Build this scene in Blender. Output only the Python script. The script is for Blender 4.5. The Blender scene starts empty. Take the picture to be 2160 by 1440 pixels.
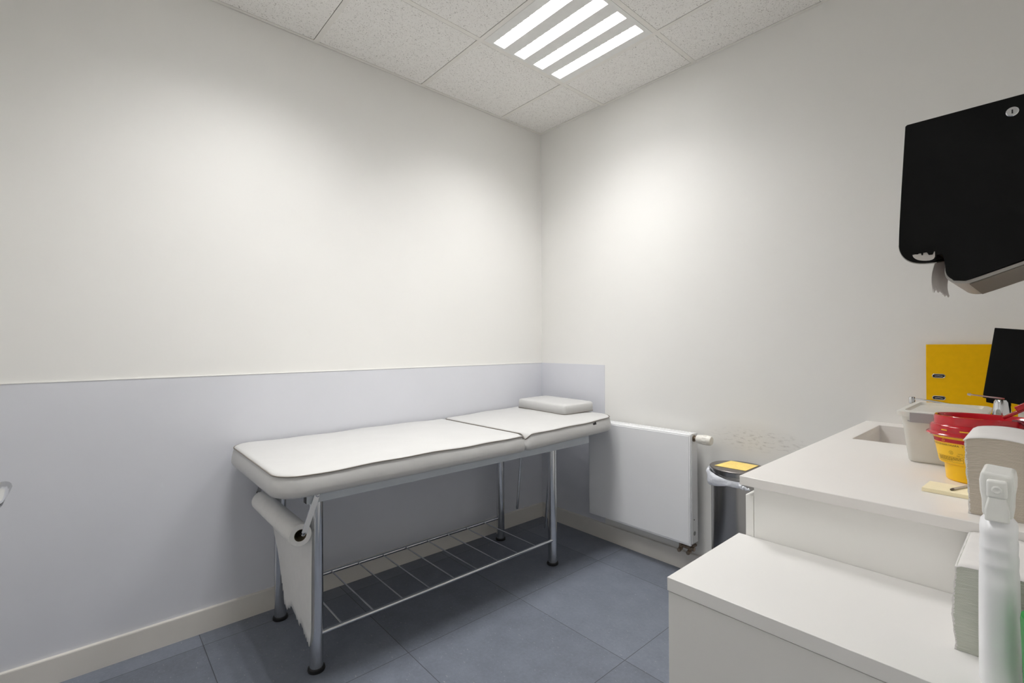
import bpy, bmesh, math, random
from mathutils import Vector, Matrix
random.seed(7)
C = bpy.context.scene.collection
sc = bpy.context.scene
PI = math.pi

# ------------------------------------------------------------------ camera
H = 2.702                      # ceiling height
W = 2.50                       # right-hand wall (beside the camera)
B = -2.585                     # wall with the door, behind the camera
B2 = -2.78                     # the recess left of it
CAM = Vector((2.3878, -2.4042, 1.2103))
cd = bpy.data.cameras.new('camera'); cam = bpy.data.objects.new('camera', cd); C.objects.link(cam)
cd.sensor_width = 36.0; cd.lens = 1002.46 / 2160 * 36.0; cd.clip_start = 0.02
yaw, pitch, roll = math.radians(48.3865), math.radians(0.3737), math.radians(-0.221)
fw = Vector((-math.sin(yaw) * math.cos(pitch), math.cos(yaw) * math.cos(pitch), math.sin(pitch)))
rt = Vector((math.cos(yaw), math.sin(yaw), 0)); up = rt.cross(fw)
r2 = rt * math.cos(roll) + up * math.sin(roll); u2 = -rt * math.sin(roll) + up * math.cos(roll)
cam.matrix_world = Matrix(((r2.x, u2.x, -fw.x, CAM.x), (r2.y, u2.y, -fw.y, CAM.y), (r2.z, u2.z, -fw.z, CAM.z), (0, 0, 0, 1)))
sc.camera = cam

# ------------------------------------------------------------------ world, exposure
w = bpy.data.worlds.new('world'); sc.world = w; w.use_nodes = True
w.node_tree.nodes['Background'].inputs[0].default_value = (1, 0.98, 0.95, 1)
w.node_tree.nodes['Background'].inputs[1].default_value = 0.3
sc.view_settings.view_transform = 'Standard'; sc.view_settings.look = 'None'
sc.view_settings.exposure = 0.0; sc.view_settings.gamma = 1.0
sc.view_settings.use_curve_mapping = False
sc.cycles.max_bounces = 10; sc.cycles.diffuse_bounces = 7
sc.cycles.use_denoising = True
sc.cycles.sample_clamp_indirect = 6.0

LIGHT_W = 6.3                  # watts per louvre strip
LIGHT_SPREAD = math.radians(160)

# ------------------------------------------------------------------ materials
def mat(name, col, rough=0.5, metal=0.0, spec=0.5, noise=None, bump=None, emit=None, trans=0.0, alpha=1.0, coat=0.0, ior=1.45):
    """noise = (scale, amount): soft colour variation; bump = (scale, strength, distance)"""
    m = bpy.data.materials.new(name); m.use_nodes = True
    nt = m.node_tree; b = nt.nodes['Principled BSDF']
    b.inputs['Base Color'].default_value = (*col, 1); b.inputs['Roughness'].default_value = rough
    b.inputs['Metallic'].default_value = metal; b.inputs['Specular IOR Level'].default_value = spec
    b.inputs['Transmission Weight'].default_value = trans; b.inputs['IOR'].default_value = ior
    b.inputs['Alpha'].default_value = alpha; b.inputs['Coat Weight'].default_value = coat
    tc = nt.nodes.new('ShaderNodeTexCoord')
    sc_, am = noise or (30, 0.02)
    n = nt.nodes.new('ShaderNodeTexNoise'); n.inputs['Scale'].default_value = sc_; n.inputs['Detail'].default_value = 4
    nt.links.new(tc.outputs['Object'], n.inputs['Vector'])
    mr = nt.nodes.new('ShaderNodeMapRange'); mr.inputs[1].default_value = 0.3; mr.inputs[2].default_value = 0.7
    mr.inputs[3].default_value = 1 - am; mr.inputs[4].default_value = 1 + am
    nt.links.new(n.outputs[0], mr.inputs[0])
    mx = nt.nodes.new('ShaderNodeMix'); mx.data_type = 'RGBA'; mx.blend_type = 'MULTIPLY'; mx.inputs[0].default_value = 1
    mx.inputs[6].default_value = (*col, 1)
    cb = nt.nodes.new('ShaderNodeCombineColor')
    for i in range(3): nt.links.new(mr.outputs[0], cb.inputs[i])
    nt.links.new(cb.outputs[0], mx.inputs[7]); nt.links.new(mx.outputs[2], b.inputs['Base Color'])
    if bump:
        n2 = nt.nodes.new('ShaderNodeTexNoise'); n2.inputs['Scale'].default_value = bump[0]; n2.inputs['Detail'].default_value = 3
        nt.links.new(tc.outputs['Object'], n2.inputs['Vector'])
        bp = nt.nodes.new('ShaderNodeBump'); bp.inputs['Strength'].default_value = bump[1]; bp.inputs['Distance'].default_value = bump[2]
        nt.links.new(n2.outputs[0], bp.inputs['Height']); nt.links.new(bp.outputs[0], b.inputs['Normal'])
    if emit:
        b.inputs['Emission Color'].default_value = (*emit[0], 1); b.inputs['Emission Strength'].default_value = emit[1]
    return m

def nd(nt, t, **k):
    n = nt.nodes.new(t)
    for a, v in k.items():
        setattr(n, a, v)
    return n
def mth(nt, op, a, b=None, c=None, clamp=False):
    n = nt.nodes.new('ShaderNodeMath'); n.operation = op; n.use_clamp = clamp
    for i, v in enumerate((a, b, c)):
        if v is None: continue
        if isinstance(v, (int, float)): n.inputs[i].default_value = v
        else: nt.links.new(v, n.inputs[i])
    return n.outputs[0]
def mixc(nt, f, a, b, mode='MIX'):
    n = nt.nodes.new('ShaderNodeMix'); n.data_type = 'RGBA'; n.blend_type = mode
    for i, v in ((0, f), (6, a), (7, b)):
        if isinstance(v, (int, float)): n.inputs[i].default_value = v
        elif isinstance(v, tuple): n.inputs[i].default_value = (*v, 1)
        else: nt.links.new(v, n.inputs[i])
    return n.outputs[2]

M = {}
# wall paint; the wall behind the bin carries scuffs
def wall_mat(name, col, scuffs=False):
    m = mat(name, col, 0.6, spec=0.3, noise=(1.3, 0.012), bump=(120, 0.06, 0.002)); nt = m.node_tree
    if scuffs:
        b = nt.nodes['Principled BSDF']; src = b.inputs['Base Color'].links[0].from_socket
        g = nd(nt, 'ShaderNodeNewGeometry'); sx = nd(nt, 'ShaderNodeSeparateXYZ'); nt.links.new(g.outputs['Position'], sx.inputs[0])
        def blob(cx, cz, rx, rz):
            dx = mth(nt, 'DIVIDE', mth(nt, 'SUBTRACT', sx.outputs[0], cx), rx); dz = mth(nt, 'DIVIDE', mth(nt, 'SUBTRACT', sx.outputs[2], cz), rz)
            return mth(nt, 'SUBTRACT', 1.0, mth(nt, 'ADD', mth(nt, 'MULTIPLY', dx, dx), mth(nt, 'MULTIPLY', dz, dz)), clamp=True)
        mp = nd(nt, 'ShaderNodeMapping'); mp.inputs['Scale'].default_value = (34, 1, 110); mp.inputs['Rotation'].default_value = (0, 0.2, 0)
        nt.links.new(g.outputs['Position'], mp.inputs[0])
        n = nd(nt, 'ShaderNodeTexNoise'); n.inputs['Scale'].default_value = 1.0; n.inputs['Detail'].default_value = 5; nt.links.new(mp.outputs[0], n.inputs['Vector'])
        st = mth(nt, 'MULTIPLY', mth(nt, 'SUBTRACT', n.outputs[0], 0.52), 6.0, clamp=True)
        f = mth(nt, 'MULTIPLY', mth(nt, 'MULTIPLY', blob(1.46, 0.745, 0.26, 0.06), st), 0.45)
        f2 = mth(nt, 'MULTIPLY', blob(1.40, 0.72, 0.30, 0.12), 0.16)
        out = mixc(nt, mth(nt, 'ADD', f, f2, clamp=True), src, (0.30, 0.28, 0.26))
        nt.links.new(out, b.inputs['Base Color'])
    return m
M['wall'] = wall_mat('wall_paint', (0.84, 0.832, 0.808))
M['wall_far'] = mat('taupe_paint', (0.84, 0.832, 0.808), 0.6)
M['wall_scuff'] = wall_mat('wall_paint_scuffed', (0.84, 0.832, 0.808), True)
M['wainscot'] = mat('wainscot_blue_white', (0.70, 0.71, 0.757), 0.33, spec=0.5, noise=(3.0, 0.02), bump=(3, 0.05, 0.01))
M['base'] = mat('baseboard_cream', (0.73, 0.70, 0.65), 0.35, noise=(6, 0.02))
M['gap'] = mat('dark_gap', (0.05, 0.045, 0.04), 0.9)
M['white_met'] = mat('ceiling_bar_white', (0.80, 0.78, 0.74), 0.4)

# floor vinyl tiles
def floor_mat():
    m = bpy.data.materials.new('floor_tiles_slate'); m.use_nodes = True; nt = m.node_tree; b = nt.nodes['Principled BSDF']
    S, FA, FB = 0.5946, 0.7099, 0.8705
    g = nd(nt, 'ShaderNodeNewGeometry'); s = nd(nt, 'ShaderNodeSeparateXYZ'); nt.links.new(g.outputs['Position'], s.inputs[0])
    ux = mth(nt, 'DIVIDE', mth(nt, 'SUBTRACT', s.outputs[0], FA), S); uy = mth(nt, 'DIVIDE', mth(nt, 'ADD', s.outputs[1], FB), S)
    fx = mth(nt, 'FRACT', mth(nt, 'ADD', ux, 20.0)); fy = mth(nt, 'FRACT', mth(nt, 'ADD', uy, 20.0))
    ex = mth(nt, 'MINIMUM', fx, mth(nt, 'SUBTRACT', 1.0, fx)); ey = mth(nt, 'MINIMUM', fy, mth(nt, 'SUBTRACT', 1.0, fy))
    e = mth(nt, 'MINIMUM', ex, ey); line = mth(nt, 'LESS_THAN', e, 0.0022)
    cell = nd(nt, 'ShaderNodeCombineXYZ'); nt.links.new(mth(nt, 'FLOOR', ux), cell.inputs[0]); nt.links.new(mth(nt, 'FLOOR', uy), cell.inputs[1])
    wn = nd(nt, 'ShaderNodeTexWhiteNoise', noise_dimensions='3D'); nt.links.new(cell.outputs[0], wn.inputs[0])
    n1 = nd(nt, 'ShaderNodeTexNoise'); n1.inputs['Scale'].default_value = 9; n1.inputs['Detail'].default_value = 6; n1.inputs['Roughness'].default_value = 0.65
    nt.links.new(g.outputs['Position'], n1.inputs['Vector'])
    n2 = nd(nt, 'ShaderNodeTexNoise'); n2.inputs['Scale'].default_value = 75; n2.inputs['Detail'].default_value = 3; n2.inputs['Roughness'].default_value = 0.7
    nt.links.new(g.outputs['Position'], n2.inputs['Vector'])
    v = mth(nt, 'ADD', mth(nt, 'MULTIPLY', mth(nt, 'SUBTRACT', n1.outputs[0], 0.5), 0.5), mth(nt, 'MULTIPLY', mth(nt, 'SUBTRACT', wn.outputs['Value'], 0.5), 0.30))
    v = mth(nt, 'ADD', v, mth(nt, 'MULTIPLY', mth(nt, 'SUBTRACT', n2.outputs[0], 0.5), 0.35))
    v = mth(nt, 'ADD', v, 1.0)
    cc = nd(nt, 'ShaderNodeCombineColor')
    for i, k in enumerate((0.168, 0.186, 0.226)): nt.links.new(mth(nt, 'MULTIPLY', v, k), cc.inputs[i])
    # pale chips and scratches
    mp = nd(nt, 'ShaderNodeMapping'); mp.inputs['Scale'].default_value = (60, 150, 1); mp.inputs['Rotation'].default_value = (0, 0, 0.6); nt.links.new(g.outputs['Position'], mp.inputs[0])
    n3 = nd(nt, 'ShaderNodeTexNoise'); n3.inputs['Scale'].default_value = 1; n3.inputs['Detail'].default_value = 2; nt.links.new(mp.outputs[0], n3.inputs['Vector'])
    chip = mth(nt, 'MULTIPLY', mth(nt, 'SUBTRACT', n3.outputs[0], 0.665), 9.0, clamp=True)
    c1 = mixc(nt, mth(nt, 'MULTIPLY', chip, 0.6), cc.outputs[0], (0.42, 0.43, 0.44))
    c2 = mixc(nt, mth(nt, 'MULTIPLY', line, 0.75), c1, (0.02, 0.02, 0.022))
    nt.links.new(c2, b.inputs['Base Color'])
    b.inputs['Roughness'].default_value = 0.42; b.inputs['Specular IOR Level'].default_value = 0.35
    bp = nd(nt, 'ShaderNodeBump'); bp.inputs['Strength'].default_value = 0.12; bp.inputs['Distance'].default_value = 0.003
    nt.links.new(n2.outputs[0], bp.inputs['Height']); nt.links.new(bp.outputs[0], b.inputs['Normal'])
    return m
M['floor'] = floor_mat()

# mineral-fibre ceiling tile: short fissures and pin holes
def tile_mat():
    m = bpy.data.materials.new('ceiling_tile_fissured'); m.use_nodes = True; nt = m.node_tree; b = nt.nodes['Principled BSDF']
    g = nd(nt, 'ShaderNodeNewGeometry')
    def fis(scale, rot, th, k):
        mp = nd(nt, 'ShaderNodeMapping'); mp.inputs['Scale'].default_value = scale; mp.inputs['Rotation'].default_value = (0, 0, rot); nt.links.new(g.outputs['Position'], mp.inputs[0])
        n = nd(nt, 'ShaderNodeTexNoise'); n.inputs['Scale'].default_value = 1; n.inputs['Detail'].default_value = 2.5; n.inputs['Distortion'].default_value = 0.6
        nt.links.new(mp.outputs[0], n.inputs['Vector'])
        return mth(nt, 'MULTIPLY', mth(nt, 'SUBTRACT', n.outputs[0], th), k, clamp=True)
    a = fis((260, 100, 1), 0.5, 0.62, 14); c = fis((110, 270, 1), 0.9, 0.625, 14); d = fis((330, 330, 1), 0, 0.68, 12)
    f = mth(nt, 'MAXIMUM', mth(nt, 'MAXIMUM', a, c), d)
    n = nd(nt, 'ShaderNodeTexNoise'); n.inputs['Scale'].default_value = 30; nt.links.new(g.outputs['Position'], n.inputs['Vector'])
    base = mixc(nt, n.outputs[0], (0.83, 0.815, 0.785), (0.89, 0.875, 0.85))
    nt.links.new(mixc(nt, mth(nt, 'MULTIPLY', f, 0.62), base, (0.20, 0.18, 0.16)), b.inputs['Base Color'])
    b.inputs['Roughness'].default_value = 0.9; b.inputs['Specular IOR Level'].default_value = 0.1
    return m
M['ctile'] = tile_mat()
M['lum'] = mat('luminaire_frame_white', (0.80, 0.80, 0.78), 0.4)
M['louvre'] = mat('louvre_aluminium', (0.93, 0.93, 0.94), 0.35, metal=0.3)
M['tube'] = mat('fluorescent_tube', (1, 1, 1), 0.4, emit=((1.0, 0.985, 0.95), 9.0))
M['vinyl'] = mat('white_vinyl_upholstery', (0.54, 0.537, 0.53), 0.42, spec=0.45, noise=(9, 0.015), bump=(11, 0.32, 0.006))
M['vinyl_side'] = M['vinyl']
M['piping'] = mat('taupe_piping', (0.22, 0.20, 0.175), 0.6)
M['chrome'] = mat('chrome', (0.66, 0.67, 0.69), 0.13, metal=1.0, noise=(20, 0.03))
M['rail'] = mat('blue_grey_painted_steel', (0.55, 0.585, 0.62), 0.32, noise=(15, 0.03))
M['dark'] = mat('black_rubber', (0.012, 0.012, 0.013), 0.5)
M['paper'] = mat('white_paper', (0.80, 0.79, 0.77), 0.85, spec=0.1, bump=(160, 0.3, 0.001))
M['core'] = mat('cardboard_core', (0.17, 0.14, 0.09), 0.9)
M['rad'] = mat('radiator_enamel', (0.86, 0.865, 0.88), 0.28, noise=(5, 0.01))
M['rad_dark'] = mat('radiator_slot', (0.35, 0.35, 0.35), 0.6)
M['plastic_w'] = mat('cream_white_plastic', (0.80, 0.78, 0.73), 0.4)
M['brass'] = mat('aged_brass', (0.27, 0.215, 0.165), 0.35, metal=0.9, noise=(60, 0.3))
M['bag'] = mat('thin_white_bag_film', (0.78, 0.80, 0.86), 0.3, bump=(35, 0.6, 0.01), trans=0.0)
M['note_y'] = mat('yellow_sticker', (0.95, 0.72, 0.22), 0.6, noise=(22, 0.06))
M['melamine'] = mat('white_melamine', (0.745, 0.735, 0.715), 0.38, noise=(4, 0.008))
M['melamine_top'] = mat('white_worktop', (0.80, 0.79, 0.775), 0.30, noise=(4, 0.008))
M['solid'] = mat('white_solid_surface', (0.84, 0.815, 0.79), 0.28, noise=(5, 0.01))
M['carcass'] = mat('cream_white_cabinet', (0.91, 0.90, 0.87), 0.4, noise=(4, 0.01))
M['black_sat'] = mat('black_satin_plastic', (0.0055, 0.0055, 0.0055), 0.45, spec=0.12, noise=(40, 0.05))
M['smoke'] = mat('smoke_grey_plastic', (0.40, 0.38, 0.355), 0.5, noise=(8, 0.05))
M['smoke_d'] = mat('dark_smoke_plastic', (0.17, 0.15, 0.12), 0.45)
M['window_w'] = mat('pale_window', (0.55, 0.52, 0.49), 0.4)
M['black_gl'] = mat('black_screen', (0.004, 0.004, 0.004), 0.55, spec=0.08)
M['yellow_b'] = mat('yellow_binder_cover', (0.82, 0.46, 0.001), 0.55, spec=0.15, noise=(60, 0.03))
M['yellow_p'] = mat('yellow_translucent_plastic', (0.90, 0.52, 0.005), 0.3, noise=(12, 0.02))
M['yellow_l'] = mat('yellow_label_print', (0.93, 0.56, 0.02), 0.4)
M['red'] = mat('glossy_red_plastic', (0.44, 0.006, 0.014), 0.15, coat=0.4)
M['red_l'] = mat('red_print', (0.50, 0.008, 0.02), 0.45)
M['ink'] = mat('dark_print', (0.11, 0.05, 0.01), 0.6)
M['towel_tan'] = mat('recycled_towel_edge', (0.56, 0.50, 0.425), 0.95, spec=0.05)
M['towel_w'] = mat('white_towel_sheet', (0.80, 0.78, 0.765), 0.9, spec=0.05, bump=(90, 0.25, 0.002))
M['towel_g'] = mat('greenish_towel_edge', (0.56, 0.575, 0.51), 0.95, spec=0.05)
M['hdpe'] = mat('white_bottle_plastic', (0.92, 0.925, 0.95), 0.32, noise=(8, 0.01))
M['head'] = mat('white_spray_head_plastic', (0.88, 0.88, 0.85), 0.28)
M['green'] = mat('green_bottle_plastic', (0.005, 0.24, 0.03), 0.35)
M['postit'] = mat('pale_yellow_note_paper', (0.92, 0.83, 0.58), 0.8, spec=0.1)
M['penbody'] = mat('clear_grey_pen_barrel', (0.50, 0.46, 0.42), 0.2)
M['pentip'] = mat('brown_pen_tip', (0.10, 0.075, 0.06), 0.35)
M['frost'] = mat('frosted_box_plastic', (0.86, 0.85, 0.80), 0.38, alpha=0.62)
M['clip'] = mat('grey_clip_plastic', (0.36, 0.35, 0.36), 0.45)
M['steel'] = None
def steel_mat():
    m = bpy.data.materials.new('brushed_stainless'); m.use_nodes = True; nt = m.node_tree; b = nt.nodes['Principled BSDF']
    b.inputs['Metallic'].default_value = 1; b.inputs['Base Color'].default_value = (0.40, 0.39, 0.38, 1); b.inputs['Roughness'].default_value = 0.26
    tc = nd(nt, 'ShaderNodeTexCoord'); mp = nd(nt, 'ShaderNodeMapping'); mp.inputs['Scale'].default_value = (60, 60, 1); nt.links.new(tc.outputs['Object'], mp.inputs[0])
    n = nd(nt, 'ShaderNodeTexNoise'); n.inputs['Scale'].default_value = 1; nt.links.new(mp.outputs[0], n.inputs['Vector'])
    nt.links.new(mth(nt, 'ADD', mth(nt, 'MULTIPLY', n.outputs[0], 0.04), 0.2), b.inputs['Roughness'])
    return m
M['steel'] = steel_mat()
M['lid'] = mat('brushed_lid_steel', (0.24, 0.22, 0.21), 0.42, metal=0.8, noise=(14, 0.06))

# ------------------------------------------------------------------ object helpers
def obj(name, bm, m, parent=None, smooth=False, bevel=0.0, seg=2, label=None, ang=35):
    me = bpy.data.meshes.new(name); bmesh.ops.recalc_face_normals(bm, faces=bm.faces[:]); bm.to_mesh(me); bm.free()
    ms = m if isinstance(m, (list, tuple)) else [m]
    for x in ms: me.materials.append(x)
    o = bpy.data.objects.new(name, me); C.objects.link(o)
    if parent is not None:
        o.parent = parent
        o.matrix_parent_inverse = parent.matrix_basis.inverted()
    if smooth or bevel:
        for p in me.polygons: p.use_smooth = True
        try: me.set_sharp_from_angle(angle=math.radians(ang))
        except Exception: pass
    if bevel:
        md = o.modifiers.new('bevel', 'BEVEL'); md.width = bevel; md.segments = seg; md.limit_method = 'ANGLE'; md.angle_limit = math.radians(40)
        md.harden_normals = False
    if label: o['label'] = label
    return o
def thing(name, label, cat, loc=(0, 0, 0), group=None):
    o = bpy.data.objects.new(name, None); C.objects.link(o); o.location = loc; o.empty_display_size = 0.05
    o['label'] = label; o['category'] = cat
    if group: o['group'] = group
    return o
def tag(o, label, cat, group=None):
    o['label'] = label; o['category'] = cat
    if group: o['group'] = group
    return o
def struct(name, bm, m, parent=None, **k):
    o = obj(name, bm, m, parent, **k)
    if parent is None: o['kind'] = 'structure'
    return o
def NB(): return bmesh.new()
def box(bm, x0, x1, y0, y1, z0, z1, mi=0):
    vs = [bm.verts.new((x, y, z)) for x in (x0, x1) for y in (y0, y1) for z in (z0, z1)]
    for f in ((0, 1, 3, 2), (4, 6, 7, 5), (0, 4, 5, 1), (2, 3, 7, 6), (0, 2, 6, 4), (1, 5, 7, 3)):
        bm.faces.new([vs[i] for i in f]).material_index = mi
    return bm
def obox(bm, c, ax, ay, az, mi=0):
    """box from centre and three half-vectors"""
    c = Vector(c); ax, ay, az = Vector(ax), Vector(ay), Vector(az)
    vs = [bm.verts.new(c + ax * i + ay * j + az * k) for i in (-1, 1) for j in (-1, 1) for k in (-1, 1)]
    for f in ((0, 1, 3, 2), (4, 6, 7, 5), (0, 4, 5, 1), (2, 3, 7, 6), (0, 2, 6, 4), (1, 5, 7, 3)):
        bm.faces.new([vs[i] for i in f]).material_index = mi
def frame_of(d):
    d = d.normalized(); a = Vector((0, 0, 1)) if abs(d.z) < 0.9 else Vector((1, 0, 0))
    u = d.cross(a).normalized(); return u, d.cross(u).normalized()
def tube(bm, pts, r, n=12, closed=False, cap=True, mi=0):
    pts = [Vector(p) for p in pts]; rs = r if isinstance(r, (list, tuple)) else [r] * len(pts)
    N = len(pts); rings = []; prev = None
    for i, p in enumerate(pts):
        if closed: d = pts[(i + 1) % N] - pts[i - 1]
        else: d = pts[min(i + 1, N - 1)] - pts[max(i - 1, 0)]
        if prev is None: u, v = frame_of(d)
        else:
            dd = d.normalized(); u = (prev - dd * prev.dot(dd)).normalized(); v = dd.cross(u)
        prev = u
        rings.append([bm.verts.new(p + (u * math.cos(2 * PI * k / n) + v * math.sin(2 * PI * k / n)) * rs[i]) for k in range(n)])
    for i in range(N if closed else N - 1):
        a, b = rings[i], rings[(i + 1) % N]
        for k in range(n):
            bm.faces.new((a[k], a[(k + 1) % n], b[(k + 1) % n], b[k])).material_index = mi
    if cap and not closed:
        bm.faces.new(rings[0][::-1]).material_index = mi; bm.faces.new(rings[-1]).material_index = mi
    return bm
def lathe(bm, prof, c=(0, 0, 0), n=48, axis='z', sx=1.0, sy=1.0, capb=True, capt=True, mi=0):
    rings = []
    for r, h in prof:
        ring = []
        for k in range(n):
            a = 2 * PI * k / n; p, q = r * math.cos(a) * sx, r * math.sin(a) * sy
            v = {'z': (p, q, h), 'x': (h, p, q), 'y': (p, h, q)}[axis]
            ring.append(bm.verts.new((c[0] + v[0], c[1] + v[1], c[2] + v[2])))
        rings.append(ring)
    for a, b in zip(rings, rings[1:]):
        for k in range(n): bm.faces.new((a[k], a[(k + 1) % n], b[(k + 1) % n], b[k])).material_index = mi
    if capb: bm.faces.new(rings[0][::-1]).material_index = mi
    if capt: bm.faces.new(rings[-1]).material_index = mi
    return bm
def prism(bm, pts, fn0, fn1, mi=0):
    """closed outline pts mapped by fn0 and fn1 to the two ends"""
    a = [bm.verts.new(fn0(*p)) for p in pts]; b = [bm.verts.new(fn1(*p)) for p in pts]; n = len(pts)
    bm.faces.new(a).material_index = mi; bm.faces.new(b[::-1]).material_index = mi
    for k in range(n): bm.faces.new((a[k], b[k], b[(k + 1) % n], a[(k + 1) % n])).material_index = mi
    return bm
def rrect(x0, x1, y0, y1, rad, n=8, step=None):
    """rounded rectangle outline; rad = radii at (x1,y1),(x0,y1),(x0,y0),(x1,y0); optionally subdivides straight runs"""
    out = []
    for (cx, cy, r, a0) in ((x1 - rad[0], y1 - rad[0], rad[0], 0), (x0 + rad[1], y1 - rad[1], rad[1], 90), (x0 + rad[2], y0 + rad[2], rad[2], 180), (x1 - rad[3], y0 + rad[3], rad[3], 270)):
        for k in range(n + 1):
            a = math.radians(a0 + 90 * k / n); out.append((cx + r * math.cos(a), cy + r * math.sin(a)))
    if step:
        o2 = []
        for i, p in enumerate(out):
            q = out[(i + 1) % len(out)]; o2.append(p); L = math.hypot(q[0] - p[0], q[1] - p[1]); k = int(L / step)
            for j in range(1, k + 1): o2.append((p[0] + (q[0] - p[0]) * j / (k + 1), p[1] + (q[1] - p[1]) * j / (k + 1)))
        out = o2
    return out
def inset(pts, d):
    n = len(pts); out = []
    for i in range(n):
        p0, p1, p2 = pts[i - 1], pts[i], pts[(i + 1) % n]
        t = Vector((p2[0] - p0[0], p2[1] - p0[1]))
        if t.length < 1e-9: out.append(p1); continue
        t.normalize(); out.append((p1[0] - t.y * d, p1[1] + t.x * d))
    return out
def loft(bm, loops, cap0=True, cap1=True, mi=0):
    rings = [[bm.verts.new(p) for p in l] for l in loops]; n = len(rings[0])
    for a, b in zip(rings, rings[1:]):
        for k in range(n): bm.faces.new((a[k], a[(k + 1) % n], b[(k + 1) % n], b[k])).material_index = mi
    if cap0: bm.faces.new(rings[0][::-1]).material_index = mi
    if cap1: bm.faces.new(rings[-1]).material_index = mi
    return rings
def text_mesh(body, size):
    cu = bpy.data.curves.new('lettering', 'FONT'); cu.body = body; cu.size = size; cu.extrude = 0; cu.resolution_u = 3
    o = bpy.data.objects.new('lettering', cu); C.objects.link(o); bpy.context.view_layer.update()
    me = bpy.data.meshes.new_from_object(o); bpy.data.objects.remove(o); bpy.data.curves.remove(cu)
    return me

# ------------------------------------------------------------------ room shell
T = 0.12
b = NB(); box(b, -T, W + T, B2 - T, T, -0.15, 0); struct('floor', b, M['floor'])
b = NB(); box(b, -T, 0, B2 - T, T, 0, H + 0.2); struct('wall_left', b, M['wall'])
b = NB(); box(b, 0, W, 0, T, 0, H + 0.2); struct('wall_back', b, M['wall_scuff'])
b = NB(); box(b, W, W + T, B2 - T, T, 0, H + 0.2); struct('wall_right', b, M['wall_far'])
b = NB(); box(b, 0, 0.62, B2 - T, B2, 0, H + 0.2); box(b, 0.62, 0.65, B2 - T, B, 0, H + 0.2); box(b, 0.65, 1.405, B - T, B, 2.05, H + 0.2); box(b, 1.405, W, B2 - T, B, 0, H + 0.2)
struct('wall_front', b, M['wall_far'])

# wainscot (painted protective band) on the left wall and round the corner
b = NB(); box(b, 0, 0.004, B2, 0, 0.0, 1.081); struct('trim_1', b, M['wainscot'])
b = NB(); box(b, 0.004, 0.552, -0.004, 0, 0.0, 1.081); struct('trim_2', b, M['wainscot'])
b = NB(); box(b, 0, 0.0055, B2, -0.0055, 1.0805, 1.084); struct('trim_3', b, M['wall'])
# baseboards
def base_profile(bm, fn0, fn1):
    prism(bm, [(0.0, 0.0), (0.014, 0.0), (0.014, 0.0925), (0.0128, 0.0957), (0.0, 0.0965)], fn0, fn1)
b = NB(); base_profile(b, lambda d, z: (0.004 + d, B2, z), lambda d, z: (0.004 + d, -0.004 - d, z)); struct('baseboard_left', b, M['base'])
b = NB(); base_profile(b, lambda d, z: (0.004 + d, -0.004 - d, z), lambda d, z: (1.895, -0.004 - d, z)); struct('baseboard_back', b, M['base'])

# ceiling: plenum slab, fibre tiles, T-bar grid, wall angle
GA, GB, G = 0.555, 0.375, 0.6
b = NB(); box(b, -T, W + T, B2 - T, T, H + 0.12, H + 0.2); struct('ceiling', b, M['gap'])
xs = [0.0, GA, GA + G, GA + 2 * G, GA + 3 * G, W]; ys = [0.0, -GB, -GB - G, -GB - 2 * G, -GB - 3 * G, B2]
lum_cells = [(1, 1), (1, 3)]
b = NB()
for i in range(len(xs) - 1):
    for j in range(len(ys) - 1):
        if (i, j) in lum_cells: continue
        x0, x1, y1, y0 = xs[i], xs[i + 1], ys[j], ys[j + 1]
        if x1 - x0 < 0.03 or y1 - y0 < 0.03: continue
        box(b, x0 + (0.0205 if i == 0 else 0.0125), x1 - 0.0145 if i < len(xs) - 2 else x1 - 0.02, y0 + 0.0125, y1 - (0.0145 if j > 0 else 0.0205), H + 0.001, H + 0.016)
struct('ceiling_2', b, M['ctile'])
b = NB()
for x in xs[1:-1]: box(b, x - 0.012, x + 0.012, B2, 0, H, H + 0.003); box(b, x - 0.001, x + 0.001, B2, 0, H + 0.003, H + 0.035)
for y in ys[1:-1]: box(b, 0, W, y - 0.012, y + 0.012, H - 0.0003, H + 0.0027); box(b, 0, W, y - 0.001, y + 0.001, H + 0.003, H + 0.035)
struct('trim_4', b, M['white_met'])
b = NB()
box(b, 0, 0.019, B2, 0, H, H + 0.002); box(b, 0, 0.001, B2, 0, H, H + 0.02)
box(b, 0, W, -0.019, 0, H - 0.0004, H + 0.0018); box(b, 0, W, -0.001, 0, H, H + 0.02)
box(b, W - 0.019, W, B, 0, H, H + 0.002); box(b, 0, W, B, B + 0.019, H, H + 0.002)
struct('trim_5', b, M['white_met'])

# door in the wall behind the camera; only the tip of its lever reaches the picture
b = NB(); box(b, 0.696, 1.359, B - 0.045, B - 0.005, 0.005, 2.01)
door = struct('door_1', b, M['melamine'])
b = NB(); box(b, 0.65, 0.693, B - T, B + 0.004, 0, 2.05); box(b, 1.362, 1.405, B - T, B + 0.012, 0, 2.05); box(b, 0.693, 1.362, B - T, B + 0.012, 2.012, 2.05)
struct('trim_6', b, M['base'])
HX = 1.162
b = NB()
lathe(b, [(0.026, B - 0.005), (0.026, B + 0.004), (0.022, B + 0.006)], (1.300, 0, 0.963), axis='y', n=24)
tube(b, [(1.300, B + 0.004, 0.963), (1.300, B + 0.055, 0.963), (1.296, B + 0.064, 0.963), (1.286, B + 0.068, 0.963), (HX + .006, B + 0.068, 0.963), (HX + .002, B + 0.068, 0.963), (HX, B + 0.068, 0.963)], [0.010, 0.010, 0.0105, 0.0105, 0.0105, .009, .005], 14)
obj('door_handle', b, M['chrome'], door, smooth=True)

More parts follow.
